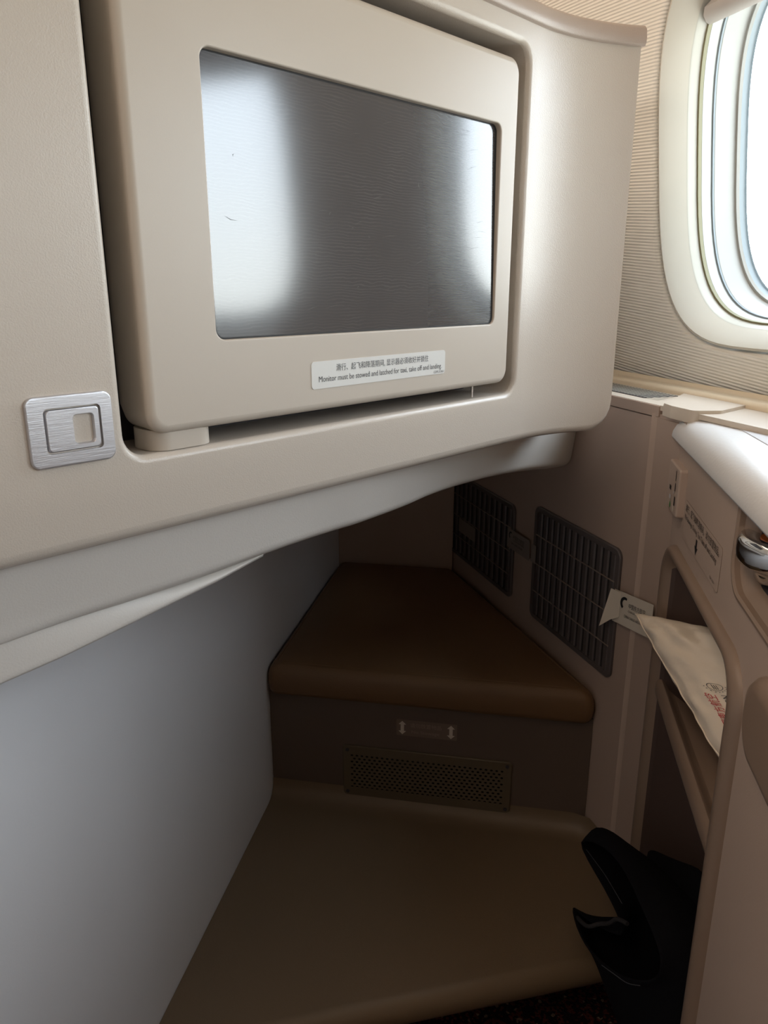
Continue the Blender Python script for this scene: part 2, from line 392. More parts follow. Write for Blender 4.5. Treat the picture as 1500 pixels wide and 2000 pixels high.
# footwell: left side panel, end wall, raised floor
bm = bmesh.new(); box(bm, ID, -.421, -.6, 0, -.401, 1.62, .872)
struct('wall_left', bm, m_footwall, smooth=False)
bm = bmesh.new(); box(bm, ID, -.401, 1.60, 0, -.14, 1.62, .872)
struct('wall_back', bm, m_dado, smooth=False)

bm = bmesh.new()
# raised floor: cove at the ottoman, nearly level, rounded nose with an undercut
def edge_y(x): return .715 + (x+.142)*.43            # front edge line in plan
xs = [-.4005, -.35, -.25, -.142, -.06, .024, .08, .115, .140, .150, .1715, .194]
def ywall(x): return 1.098-(x-.133)*math.cos(AW)/math.sin(AW)-.0005
prof_cove = [(0, .206+.016), (-.0015, .212), (-.005, .2035), (-.011, .1965), (-.020, .192), (-.032, .190)]
cols = []
for x in xs:
    yb = min(1.0945, ywall(x)); ye = edge_y(x); ye = min(ye, yb-.08)
    col = [V((x, yb+dy, z)) for dy, z in prof_cove]
    col += [V((x, yb-.032+(ye+.022-yb+.032)*k/4, .190-.006*k/4)) for k in range(1, 5)]
    for i in range(1, 9):
        a = math.radians(150*i/8); col.append(V((x, ye+.022-.022*math.sin(a), .184-.022+.022*math.cos(a))))
    col.append(V((x, min(ye+.15, yb-.02), .136))); col.append(V((x, min(ye+.155, yb-.01), .03)))
    cols.append(col)
loft(bm, cols, closed=False)
bmesh.ops.recalc_face_normals(bm, faces=bm.faces)
struct('raised_floor', bm, m_step)

# ------------------------------------------------------------------ ottoman
ot = thing('ottoman', 'low footrest with padded brown leather cushion filling the dark end of the footwell', 'footrest', (-.13, 1.3, .19))
bm = bmesh.new()
gx0, gx1, gz0, gz1 = -.273, .012, .207, .305
fill(bm, OF, [(-.4005, .05), (.1335, .05), (.1335, .398), (-.4005, .398)], [rr2(gx0+.004, gz0+.004, gx1-.004, gz1-.004, .004)])
loft(bm, [[V((-.4005, 1.095, z)), V((.134, 1.095, z)), V((-.135, 1.596, z)), V((-.4005, 1.596, z))] for z in (.398,)], cap1=True)
obj('base', bm, m_ottoman, ot, smooth=False)
# cushion
def inset_poly(P, d):
    n = len(P); out = []
    for i in range(n):
        a, b_, c = P[i-1], P[i], P[(i+1) % n]
        e1 = (b_-a).normalized(); e2 = (c-b_).normalized(); n1 = V((-e1.y, e1.x)); n2 = V((-e2.y, e2.x))
        k = (n1+n2); k = k/(1+n1.dot(n2)); out.append(b_+k*d)
    return out
def round_poly(P, r, n=6):
    out = []; N = len(P)
    for i in range(N):
        a, b_, c = P[i-1], P[i], P[(i+1) % N]; ri = r[i] if isinstance(r, (list, tuple)) else r
        e1 = (a-b_).normalized(); e2 = (c-b_).normalized(); ang = e1.angle(e2); t_ = ri/math.tan(ang/2)
        p1, p2 = b_+e1*t_, b_+e2*t_; cen = b_+(e1+e2).normalized()*(ri/math.sin(ang/2))
        v1, v2 = p1-cen, p2-cen; tot = v1.angle(v2); sg = 1 if (v1.x*v2.y-v1.y*v2.x) > 0 else -1
        for k in range(n+1):
            th = sg*tot*k/n; out.append(cen+V((v1.x*math.cos(th)-v1.y*math.sin(th), v1.x*math.sin(th)+v1.y*math.cos(th))))
    return out
base = [V((-.400, 1.079)), V((.140, 1.079)), V((-.139, 1.600)), V((-.400, 1.600))]
# long run follows the wall line
base[1] = V((.1425, 1.079)); base[2] = V((-.137, 1.596)); base[3] = V((-.400, 1.596))
def cush(d, z, R=.034): return [V((p.x, p.y, z)) for p in round_poly(inset_poly(base, d), [max(.014-d*.2, .007), max(.013-d*.2, .006), .01, .01], 8)]
prof = [(.012, .3935), (.004, .396), (.0012, .404), (.0, .418), (.001, .432), (.004, .441), (.009, .4475), (.0135, .4498), (.0148, .4488), (.0156, .4484), (.0164, .4489), (.0178, .4502), (.035, .4525), (.07, .4535), (.1, .454)]
bm = bmesh.new(); loft(bm, [cush(d, z) for d, z in prof], True, True)
cu = obj('cushion', bm, m_cushion, ot, angle=80, label='tan brown leather cushion with stitched edge')
bm = bmesh.new()
P0 = cush(.0195, .4503)
for i in range(len(P0)):
    a, b_ = P0[i], P0[(i+1) % len(P0)]; L_ = (b_-a).length; k = max(1, int(L_/.006))
    for j in range(k):
        p, q = a.lerp(b_, (j+.15)/k), a.lerp(b_, (j+.75)/k); d = (q-p).normalized(); nrm = V((-d.y, d.x, 0))*.0004
        bm.faces.new([bm.verts.new(x) for x in (p-nrm, q-nrm, q+nrm, p+nrm)])
obj('stitching', bm, m_step, cu, smooth=False)
# perforated vent
vg = None
bm = bmesh.new()
hs = []
cols_, rows_ = 30, 11
for j in range(rows_):
    for i in range(cols_ - (j % 2 == 1) + 0):
        cx = gx0+.016+(i+(.5 if j % 2 else 0))*(gx1-gx0-.032)/(cols_-1); cy = gz0+.018+j*(gz1-gz0-.036)/(rows_-1)
        hs.append([(cx+.0024*math.cos(a), cy+.0017*math.sin(a)) for a in (2*math.pi*k/8 for k in range(8))])
fill(bm, OF, rr2(gx0+.0015, gz0+.0015, gx1-.0015, gz1-.0015, .006), hs, .004)
lo = [[OF(x, y, z) for x, y in rr2(gx0-g, gz0-g, gx1+g, gz1+g, .0075)] for g, z in ((0, .0), (0, .0025), (-.0015, .004))]
loft(bm, lo)
vg = obj('vent_plate', bm, m_vent, ot, smooth=False, label='perforated dark vent plate with four corner screws')
bm = bmesh.new(); box(bm, OF, gx0+.003, gz0+.003, -.02, gx1-.003, gz1-.003, -.004); obj('vent_backing', bm, m_dark, vg, smooth=False)
for cx, cy in ((gx0+.008, gz0+.008), (gx1-.008, gz0+.008), (gx0+.008, gz1-.008), (gx1-.008, gz1-.008)):
    bm = bmesh.new(); loft(bm, [[OF(cx+r_*math.cos(a), cy+r_*math.sin(a), z) for a in (2*math.pi*k/12 for k in range(12))] for r_, z in ((.0035, .0035), (.003, .0052))], cap1=True)
    obj('screw', bm, m_darkgrey, vg, smooth=False)
lb = bmesh.new(); lx0, lx1, lz0, lz1 = -.181, -.080, .3335, .3635
fill(lb, OF, rr2(lx0, lz0, lx1, lz1, .002), [], .0006); lb = obj('placard', lb, m_label_clear, ot, smooth=False, label='small label with two white double-headed arrows')
bm = bmesh.new()
for cx in (lx0+.010, lx1-.010):
    cy = (lz0+lz1)/2
    pts = [(0, .0125), (.0065, .006), (.0028, .006), (.0028, -.006), (.0065, -.006), (0, -.0125), (-.0065, -.006), (-.0028, -.006), (-.0028, .006), (-.0065, .006)]
    bm = bmesh.new(); fill(bm, OF, [(cx+a, cy+b_) for a, b_ in pts[::-1]], [], .0009); obj('arrow', bm, m_white_ink, lb, smooth=False)
merge_text('lettering', m_faint, lb, [(('请勿放置物品', OF, -.158, .351, .009), dict(z=.0009, width=.052)), (('No Stowage', OF, -.156, .3395, .008), dict(z=.0009, width=.046))])

# ------------------------------------------------------------------ seat shell in front
shell = thing('seat_shell', 'large beige moulded plastic seat shell holding the monitor, overhanging the footwell', 'seat shell', SH(.1, .878, 0))
S0, R_, TH = .40, .22, .60
def bend(s, z, n=0):
    if s <= S0: return SH(s, z, n)
    t_ = s-S0; th = min(t_/R_, TH); Lx = max(0, t_-R_*TH)
    b_ = SH(S0, z, 0)+MD*R_*math.sin(th)+MN*R_*(1-math.cos(th))
    tn = MD*math.cos(th)+MN*math.sin(th); nr = MN*math.cos(th)-MD*math.sin(th)
    return b_+tn*Lx+nr*n
SE, ZB, ZT = .541, .879, 1.302
HX0, HX1, HZ0, HZ1, HR = -.087, .383, .9375, 1.280, .016
fl = .006
bm = bmesh.new()
fb = .010                                           # bottom edge fillet
outer = [(-1.1, ZB+fb), (S0, ZB+fb)] + [(S0, ZB+fb+(ZT-ZB-fb)*k/12) for k in range(1, 12)] + [(S0, ZT), (-1.1, ZT)]
fill(bm, SH, outer, [rr2(HX0-fl, HZ0-fl, HX1+fl, HZ1+fl, HR+fl, 8)])
hole_wall(bm, SH, HX0, HZ0, HX1, HZ1, HR, fl, .062, n=8, steps=5)
ns = 16
def zlow(s): # rounded lower outer corner of the curved end
    rC = .03; d = SE-s
    return ZB+fb + (rC-math.sqrt(max(0, rC*rC-(rC-d)**2)) if d < rC else 0)
ss = [S0+(SE-.03-S0)*k/ns for k in range(ns+1)]+[SE-.03+.03*math.sin(math.pi/2*k/6) for k in range(1, 7)]
grid = [[bend(s, zlow(s)+(ZT-zlow(s))*k/12) for k in range(13)] for s in ss]
loft(bm, grid, closed=False)
# bottom fillet, then turned back
bs = [-1.1, -.5, -.1, .2, .35]+ss
loft(bm, [[bend(s, (zlow(s) if s >= S0 else ZB+fb)-fb*math.sin(a), -fb+fb*math.cos(a)) for a in (math.pi/2*k/5 for k in range(6))]+[bend(s, (zlow(s) if s >= S0 else ZB+fb)-fb, -.095)] for s in bs], closed=False)
loft(bm, [[bend(SE, zlow(SE)+(ZT-zlow(SE))*k/12, -z) for z in (0, .004)] for k in range(13)], closed=False)
loft(bm, [[bend(SE, zlow(SE)+(ZT-zlow(SE))*k/12, -.004), bend(SE-.004, zlow(SE)+(ZT-zlow(SE))*k/12, -.03)] for k in range(13)], closed=False)
bmesh.ops.remove_doubles(bm, verts=bm.verts, dist=2e-5)
bmesh.ops.recalc_face_normals(bm, faces=bm.faces)
obj('face_panel', bm, m_shell, shell, angle=50)
# lining of the recess
bm = bmesh.new(); fill(bm, SH, rr2(HX0-.004, HZ0-.004, HX1+.004, HZ1+.004, HR, 8), [], -.0615)
obj('recess_back', bm, m_darkgrey, shell, smooth=False)
# top cap rail, a little proud of the face
bm = bmesh.new()
cp = [(-.004, ZT-.0015), (.003, ZT-.0015), (.005, ZT+.001), (.0055, ZT+.006), (.004, ZT+.0145), (.0, ZT+.0185), (-.008, ZT+.020), (-.06, ZT+.020), (-.06, ZT-.02)]
cs = [-1.1, -.5, 0, .2, .3, .36]+[S0+(SE+.003-S0)*k/ns for k in range(ns+1)]
loft(bm, [[bend(s, z, n) for n, z in cp] for s in cs], closed=False)
e_ = bend(SE+.003, 0, 0); bm.faces.new([bm.verts.new(bend(SE+.003, z, n)) for n, z in cp])
bmesh.ops.remove_doubles(bm, verts=bm.verts, dist=2e-5)
obj('top_rail', bm, m_cap, shell, angle=60, label='darker taupe rail along the top edge')
# body behind the face (keeps the light out of the footwell)
bm = bmesh.new()
P_ = [bend(s, 0, -.07) for s in (-.9, 0, .35, .45, .53)]
bk = [V((-.10, 1.52, 0)), V((-.42, 1.62, 0)), V((-1.3, 1.2, 0)), V((-1.3, .0, 0))]
pl_ = [V((p.x, p.y, 0)) for p in P_+bk]
loft(bm, [[p+V((0, 0, z)) for p in pl_] for z in (.872, 1.31)], True, True)
obj('shell_core', bm, m_cap, shell, smooth=False)
# fascia under the face: upper roll and lower flap parted by a crease
low = [(-.60, .745), (-.40, .762), (-.28, .776), (-.180, .790), (-.133, .794), (-.088, .800), (-.04, .8065), (.001, .812), (.053, .822)]
cre = [(-.60, .800), (-.40, .808), (-.28, .814), (-.141, .8215), (-.06, .819), (.001, .8195), (.053, .8222), (.10, .8228), (.155, .8215), (.195, .8185), (.223, .817), (.253, .8145), (.285, .812), (.32, .8075), (.355, .802), (.415, .796), (.515, .777)]
setb = [(-1, 0), (.06, 0), (.155, -.006), (.195, -.016), (.223, -.026), (.253, -.040), (.285, -.050), (.32, -.060), (.355, -.070), (.415, -.075), (.515, -.080)]
topset = [(-1, 0), (.155, 0), (.223, -.010), (.285, -.034), (.355, -.060), (.415, -.070), (.53, -.076)]
shift = [(-1, 0), (.06, 0), (.155, .015), (.195, .031), (.223, .048), (.253, .070), (.285, .085), (.32, .105), (.355, .123), (.415, .145), (.515, .190)]
def lerp_tab(T, s):
    if s <= T[0][0]: return T[0][1]
    for (a, b_), (c, d) in zip(T, T[1:]):
        if s <= c: return b_+(d-b_)*(s-a)/(c-a)
    return T[-1][1]
bm = bmesh.new()
fs = [-1.0, -.6, -.45]+[-.40+k*.0125 for k in range(73)]+[.5065, .512, .517, .521, .524, .526, .527]
def zc(s):  return sum(lerp_tab(cre, s+o_) for o_ in (-.03, -.015, 0, .015, .03))/5
rowsU = []
S_END = .527
for s in fs:
    if s > S_END: continue
    z1 = zc(s); zt = .8775; r_ = []
    endr = .012; dd = S_END-s
    if dd < endr: z1 = z1+(endr-math.sqrt(max(0, endr*endr-(endr-dd)**2)))
    rr_ = max(0, min(1, (s+.16)/.2))                # how strongly the lower edge rolls under
    for k in range(17):
        q = k/16
        if q < .7:  z = zt+(z1+.012-zt)*(q/.7); n = -.016-.010*(q/.7)
        else:
            a = math.pi/2*(q-.7)/.3; z = z1+.012-.012*math.sin(a); n = -.026-.020*rr_*(1-math.cos(a))-.004*(1-rr_)*(1-math.cos(a))
        ts = lerp_tab(topset, s); sb_ = lerp_tab(setb, s); k_ = ts/min(sb_, -1e-5); qq = k_+(1-k_)*q**1.15; r_.append(SH(s+lerp_tab(shift, s)*qq, z, n+sb_*qq))
    r_.append(SH(s+lerp_tab(shift, s), z1+.001*rr_, -.10*rr_-.03+lerp_tab(setb, s)))
    rowsU.append(r_)
loft(bm, rowsU, closed=False)
bmesh.ops.recalc_face_normals(bm, faces=bm.faces)
obj('lower_fascia', bm, m_fascia, shell, angle=70)
# end face of the fascia
bm = bmesh.new(); nE = len(rowsU[-1]); last = rowsU[-1]
bk_ = [p-MN*.012 for p in last]
loft(bm, [last, bk_], closed=False); obj('fascia_end', bm, m_fascia, shell)
bm = bmesh.new()
rowsL = []
fl_s = [-1.0, -.6]+[-.45+k*.0125 for k in range(41)]
for s in fl_s:
    zl = lerp_tab(low, s); z0 = zc(s); rr_ = max(0, min(1, (s+.16)/.2)); z1 = min(zl, z0); r_ = []
    n0 = -.030-.016*rr_; n1 = -.030-.003*rr_
    for k in range(9):
        q = k/8; r_.append(SH(s, z0+.004*rr_+(z1+.003-z0-.004*rr_)*q, n0+(n1-n0)*math.sin(q*math.pi/2)))
    r_.append(SH(s, z1+.0008, n1-.0012)); r_.append(SH(s, z1, n1-.004)); r_.append(SH(s, z1+.002, n1-.02)); r_.append(SH(s, z1+.03, n1-.05))
    rowsL.append(r_)
loft(bm, rowsL, closed=False)
bmesh.ops.recalc_face_normals(bm, faces=bm.faces)
obj('lower_flap', bm, m_fascia, shell, angle=70)

# latch plate on the shell
lx, lz, lw, lh = -.123, .9575, .054, .050
lat = bmesh.new()
LX0, LX1, LZ0, LZ1 = -.1520, -.0957, .9402, .9856
bw0, bw1, bh0, bh1 = -.1416, -.1040, .9488, .9778
loops = [[SH(x, y, z) for x, y in rr2(LX0+g, LZ0+g, LX1-g, LZ1-g, .006-g*.5)] for g, z in ((0, .0), (0, .0016), (.0003, .0023), (.001, .0026))]
loft(lat, loops); fill(lat, SH, rr2(LX0+.001, LZ0+.001, LX1-.001, LZ1-.001, .0055), [rr2(bw0, bh0, bw1, bh1, .003)], .0026)
loft(lat, [[SH(x, y, z) for x, y in rr2(bw0, bh0, bw1, bh1, .003)] for z in (.0026, -.003)])
lat = obj('latch_plate', lat, m_alu, shell, label='brushed aluminium latch plate')
bm = bmesh.new(); fill(bm, SH, rr2(bw0, bh0, bw1, bh1, .003), [], -.0012); obj('latch_gap', bm, m_dark, lat, smooth=False)
bm = bmesh.new(); g = .0011
X0, X1, Y0, Y1 = bw0+g, bw1-g, bh0+g, bh1-g
px0, px1, py0, py1 = -.1231, -.1087, .9530, .9726
loft(bm, [[SH(x, y, z) for x, y in rr2(X0+i, Y0+i, X1-i, Y1-i, .0026)] for i, z in ((0, -.001), (0, .0016), (.0003, .0022), (.0008, .0024))])
fill(bm, SH, rr2(X0+.0008, Y0+.0008, X1-.0008, Y1-.0008, .0024), [rr2(px0, py0, px1, py1, .0026)], .0024)
loft(bm, [[SH(x, y, z) for x, y in rr2(px0+i, py0+i, px1-i, py1-i, .0026)] for i, z in ((0, .0024), (.0003, .002), (.0008, -.0004))], cap1=True)
obj('latch_button', bm, m_alu, lat, label='sliding latch button with finger recess')
# hinge block is on the monitor
# ------------------------------------------------------------------ monitor
mon = thing('video_monitor', 'beige framed video monitor stowed in its recess in the seat shell, screen off', 'monitor', SH(.15, .95, -.03))
def gd(z): return -.0014-.0175*(z-1.0135)       # glass leans back one degree
MX0, MX1, MZ0, MZ1, MR = -.0685, .3675, .9505, 1.2655, .014
SX0, SX1, SZ0, SZ1, SR = -.0085, .3375, 1.0135, 1.2035, .0075
bm = bmesh.new(); fm = .006
loops = [[SH(x, y, -.050) for x, y in rr2(MX0+.006, MZ0+.006, MX1-.006, MZ1-.006, MR, 8)], [SH(x, y, -.036) for x, y in rr2(MX0+.001, MZ0+.001, MX1-.001, MZ1-.001, MR, 8)]]
for i in range(7):
    a = math.pi/2*i/6; g = fm*(1-math.cos(a)); loops.append([SH(x, y, -fm+fm*math.sin(a)+.001) for x, y in rr2(MX0+g, MZ0+g, MX1-g, MZ1-g, MR-g*.5, 8)])
loft(bm, loops, cap0=True)
fill(bm, SH, rr2(MX0+fm, MZ0+fm, MX1-fm, MZ1-fm, MR-fm*.5, 8), [rr2(SX0-.0015, SZ0-.0015, SX1+.0015, SZ1+.0015, SR+.0015, 8)], .001)
loft(bm, [[SH(x, y, z) for x, y in rr2(SX0-g, SZ0-g, SX1+g, SZ1+g, SR+g, 8)] for g, z in ((.0015, .001), (.0006, .0007), (0, -.0002), (-.0002, -.0062))])
obj('housing', bm, m_shell_smooth, mon, angle=60)
bm = bmesh.new(); fill(bm, SH, rr2(SX0-.001, SZ0-.001, SX1+.001, SZ1+.001, SR+.001, 8), [rr2(SX0+.0012, SZ0+.0012, SX1-.003, SZ1-.0012, SR-.001, 8)], 0)
for v_ in bm.verts: v_.co += MN*(gd(v_.co.z)+.0002)
obj('screen_border', bm, m_dark, mon, smooth=False)
bm = bmesh.new(); fill(bm, SH, rr2(SX0+.001, SZ0+.001, SX1-.0028, SZ1-.001, SR-.001, 8), [], 0)
for v_ in bm.verts: v_.co += MN*gd(v_.co.z)
uvl = bm.loops.layers.uv.new('UVMap')
for fc in bm.faces:
    for lp in fc.loops: d = lp.vert.co-SH.o; lp[uvl].uv = (d.dot(MD)/.33, d.z/.33)
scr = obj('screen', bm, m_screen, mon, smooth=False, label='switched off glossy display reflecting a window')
# fine scratches on the glass
bm = bmesh.new(); rs = random.Random(3)
def scratch(s, z, L_, ang, w=.00018):
    d = V((math.cos(ang), math.sin(ang))); nn_ = V((-d.y, d.x))*w
    p, q = V((s, z))-d*L_/2, V((s, z))+d*L_/2; c = (p+q)/2+nn_*6
    bm.faces.new([bm.verts.new(SH(a.x, a.y, gd(a.y)+.0002)) for a in (p, c-nn_, q, c+nn_)])
for i in range(60): scratch(rs.uniform(SX0+.09, SX1-.02), rs.uniform(SZ0+.01, SZ1-.01), rs.uniform(.004, .022), rs.gauss(.12, .12), rs.uniform(.00004, .00009))
for s, z, l, a in ((.22, 1.138, .006, 1.9), (.11, 1.107, .004, .9), (.135, 1.097, .003, .3), (.155, 1.092, .0025, 2.4), (.14, 1.05, .003, .4), (.012, 1.098, .012, 2.9), (.018, 1.14, .003, 1.)): scratch(s, z, l, a)
obj('scratches', bm, m_ink, scr, smooth=False, kind='stuff')
# sticker under the screen
bm = bmesh.new(); TX0, TX1, TZ0, TZ1 = .0812, .2567, .9690, .9915
loft(bm, [[SH(x, y, z) for x, y in rr2(TX0, TZ0, TX1, TZ1, .003)] for z in (.001, .0015)], cap1=True)
pk = obj('placard', bm, m_sticker, mon, smooth=False, label='silver placard with Chinese and English stowage notice')
merge_text('lettering', m_ink, pk, [
    (('滑行、起飞和降落期间, 显示器必须收好并锁住', SH, .1090, .9828, .0064), dict(z=.0017, width=.1215)),
    (('Monitor must be stowed and latched for taxi, take off and landing.', SH, .0888, .9745, .0068), dict(z=.0017, width=.1620)),
    (('CDPL1218-1', SH, .2388, .9702, .0032), dict(z=.0017, width=.0160))])
# hinge block and stop pin below the monitor
bm = bmesh.new(); solid_rr(bm, Frame(SH(-.032, .9375, -.030), MD, MN*-1), .050, .030, .0135, 0, 0, -.012, .0002, .0005)
bmesh.ops.recalc_face_normals(bm, faces=bm.faces)
b2 = bmesh.new(); loft(b2, [[SH(-.038+x, z, -.022+y) for x, y in rr(.052, .038, .014)] for z in (.9378, .9525)], True, True)
bm.free(); bmesh.ops.recalc_face_normals(b2, faces=b2.faces)
obj('hinge_block', b2, m_shell_smooth, mon, label='pale rounded hinge block under the lower left corner')
bm = bmesh.new(); tube(bm, [SH(.318, .938, -.010), SH(.318, .9515, -.010)], .0013, 10); obj('stop_pin', bm, m_chrome, mon)

# ------------------------------------------------------------------ air grilles on the lower wall and paper seals
def air_grille(a0, a1, z0, z1, label, nslat=13):
    t_ = thing('wall_grille', label, 'grille', WL((a0+a1)/2, z0, 0), 'slatted grilles along the footwell wall')
    bm = bmesh.new(); fill(bm, WL, rr2(a0+.006, z0+.006, a1-.006, z1-.006, .010), [], .0012); obj('backing', bm, m_grille_back, t_, smooth=False)
    bm = bmesh.new()
    fill(bm, WL, rr2(a0+.0015, z0+.0015, a1-.0015, z1-.0015, .0125), [rr2(a0+.009, z0+.009, a1-.009, z1-.009, .006)], .005)
    loft(bm, [[WL(x, y, z) for x, y in rr2(a0+g, z0+g, a1-g, z1-g, .014-g)] for g, z in ((0, .0002), (0, .0035), (.0015, .005))])
    loft(bm, [[WL(x, y, z) for x, y in rr2(a0+.009, z0+.009, a1-.009, z1-.009, .006)] for z in (.005, .0012)])
    obj('frame', bm, m_grille, t_, angle=30)
    bm = bmesh.new()
    for k in range(nslat):
        a = a0+.009+(a1-a0-.018)*(k+.5)/nslat
        loft(bm, [[WL(a-.0070, z, .0016), WL(a-.005, z, .0034), WL(a+.004, z, .0038), WL(a+.0062, z, .0018)] for z in (z0+.009, z1-.009)], closed=False)
    obj('slats', bm, m_grille, t_)
    for j in range(3):
        z = z0+(z1-z0)*(j+1)/4; bm = bmesh.new(); tube(bm, [WL(a0+.009, z, .0042), WL(a1-.009, z, .0042)], .0011, 6); obj('crossbar', bm, m_grille_bar, t_)
    return t_
air_grille(-.213, .038, .485, .691, 'dark slatted wall grille nearer the console, crossed by thin bars')
air_grille(-.60, -.288, .485, .668, 'dark slatted wall grille deeper in the footwell beside the ottoman cushion')

def seal(a0, a1, z0, z1, slope, label, txt=True, peel=0):
    t_ = thing('paper_seal', label, 'seal sticker', WL(a0, z0, .006), 'paper seals across the wall grille edges')
    def S_(x, y, n=0): return WL(x, y+(x-a0)*slope, .0062+n)
    bm = bmesh.new(); loft(bm, [[S_(a0+(a1-a0)*k/6, z0), S_(a0+(a1-a0)*k/6, z1)] for k in range(7)], closed=False)
    for v_ in bm.verts:                               # the tape drops from the grille onto the wall beyond its edge
        pass
    bmesh.ops.solidify(bm, geom=bm.faces[:], thickness=.0002)
    obj('paper', bm, m_label_paper if peel else m_label_shaded, t_, smooth=False)
    if txt:
        bm = bmesh.new(); h = z1-z0; c = (a0+.014+(.012 if peel else 0), z0+h*.68)
        arc = [(c[0]+h*.20*math.cos(a), c[1]+h*.20*math.sin(a)) for a in [math.radians(60+i*20) for i in range(10)]]+[(c[0]+h*.02+h*.12*math.cos(a), c[1]+h*.12*math.sin(a)) for a in [math.radians(240-i*20) for i in range(10)]]
        fill(bm, S_, arc, [], .0003); obj('logo', bm, m_ink_black, t_, smooth=False)
        x0 = c[0]+.009; wx = min(a1-x0-.016, .042)
        merge_text('lettering', m_ink_black, t_, [(('中国东方航空', S_, x0, z0+h*.60, .0085), dict(z=.0003, width=wx)), (('CHINA EASTERN', S_, x0, z0+h*.47, .0045), dict(z=.0003, width=wx)),
            (('CHINA CARGO AIRLINES', S_, x0-.008, z0+h*.27, .006), dict(z=.0003, width=wx*1.1))])
        if peel:
            bm = bmesh.new(); cc = (a1-.009, z0+h*.45)
            ringo = [(cc[0]+.0075*math.cos(a), cc[1]+.0075*math.sin(a)) for a in [2*math.pi*i/20 for i in range(20)]]
            fill(bm, S_, ringo, [[(cc[0]+.0066*math.cos(a), cc[1]+.0066*math.sin(a)) for a in [2*math.pi*i/20 for i in range(20)]]], .0003); obj('stamp', bm, m_ink_black, t_, smooth=False)
    if peel:
        bm = bmesh.new()
        q = [WL(a0+.016, z1, .0066), WL(a0-.001, z1+.001, .012), WL(a0-.011, z0-.012, .020), WL(a0+.004, z0+.004, .012), WL(a0+.016, z0+.012, .0066)]
        bm.faces.new([bm.verts.new(p) for p in q]); bmesh.ops.solidify(bm, geom=bm.faces[:], thickness=.0002)
        obj('peeled_corner', bm, m_label_paper, t_, smooth=False)
    return t_
seal(.034, .122, .582, .632, .12, 'white paper seal with peeling corner, bridging the nearer grille and the wall behind the pillow', True, 1)
seal(-.308, -.222, .585, .622, -.0, 'printed paper seal, coloured grey for the footwell shade, on the wall strip between the two grilles')
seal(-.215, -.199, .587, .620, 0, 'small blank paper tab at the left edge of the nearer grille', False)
seal(-.535, -.45, .545, .575, 0, 'blank paper strip, coloured grey for the footwell shade, across the deeper grille', False)

# ------------------------------------------------------------------ side console
con = thing('side_console', 'beige side console with open shelf compartment and pale armrest beside the window wall', 'console', (.3, .4, 0))
OX0, OX1, OZ0, OZ1, OR_ = -.952, -.640, -.02, .728, .045     # shelf opening, a = -y
KX0, KX1, KZ0, KZ1 = -.690, -.30, .792, .90                  # recess under the armrest
bm = bmesh.new()
def fold_bottom(p): return p
tr_w = .030
op = rr2(OX0-tr_w, OZ0-.1, OX1+tr_w, OZ1+.016, OR_+.012)
op = [(x, max(y, .001)) for x, y in op]
# drop duplicate points flattened onto the floor line
q_ = []
for p in op:
    if not q_ or (abs(p[0]-q_[-1][0])+abs(p[1]-q_[-1][1])) > 1e-5: q_.append(p)
q_ = [p for p in q_ if p[1] > .0011]
face_poly = [(-.985, .0)]
# opening is a notch up from the floor
left = sorted([p for p in q_ if p[0] <= (OX0+OX1)/2], key=lambda p: (p[1], -abs(0)))
notch = [(OX0-tr_w, 0)] + [p for p in rr2(OX0-tr_w, -.5, OX1+tr_w, OZ1+.016, OR_+.012, 8)[::-1] if p[1] > 0 and True]
arc = rr2(OX0-tr_w, -.5, OX1+tr_w, OZ1+.016, OR_+.012, 8)
arcr = arc[0:9]; arcl = arc[9:18]                              # right-top corner, left-top corner
outer = [(-.985, 0), (OX0-tr_w+.0, 0)] + arcl[::-1] + arcr[::-1] + [(OX1+tr_w, 0), (.3, 0), (.3, .872)]
outer = [(-.986, 0), (OX0-tr_w, 0)] + arcl[::-1] + arcr[::-1] + [(OX1+tr_w, 0), (-.22, 0), (-.22, .872), (-.986, .872)]
rk = rr2(KX0, KZ0, KX1, .94, .030, 8)
rec = [(KX1, .8715), (KX0, .8715)]+rk[18:]
gx = rr2(-.587, .690, -.35, .765, .030, 8)
fill(bm, CF, outer, [rec, gx])
# far end: rounded corner returning to the wall
ce = [(.195, .986), (.1935, .991), (.190, .996), (.1735, 1.0245), (.165, 1.030)]
loft(bm, [[V((x, y, z)) for x, y in ce] for z in (0, .60, .8935)], closed=False)
loft(bm, [[V((.195, .986, z)), V((.195, .96, z))] for z in (.872, .8935)], closed=False)
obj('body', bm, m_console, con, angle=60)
bm = bmesh.new(); box(bm, ID, .197, .22, 0, .55, .235, .87); obj('end_panel', bm, m_console, con, smooth=False)
# top closing plate over the ledge
bm = bmesh.new()
tp = [V((.1755, 1.018)), V((.181, .996)), V((.2, .958)), V((.234, .965)), V((.312, 1.066)), V((.236, 1.15)), V((.222, 1.128))]
tp = round_poly(tp, [.002, .004, .01, .01, .004, .004, .002], 4)
loft(bm, [[V((p.x, p.y, z)) for p in inset] for inset, z in ((tp, .893), (tp, .904), ([V((p.x*.985+.0035, p.y*.996+.004)) for p in tp], .9085))], True, True)
bmesh.ops.recalc_face_normals(bm, faces=bm.faces)
obj('top_cover', bm, m_ledge, con, angle=50)
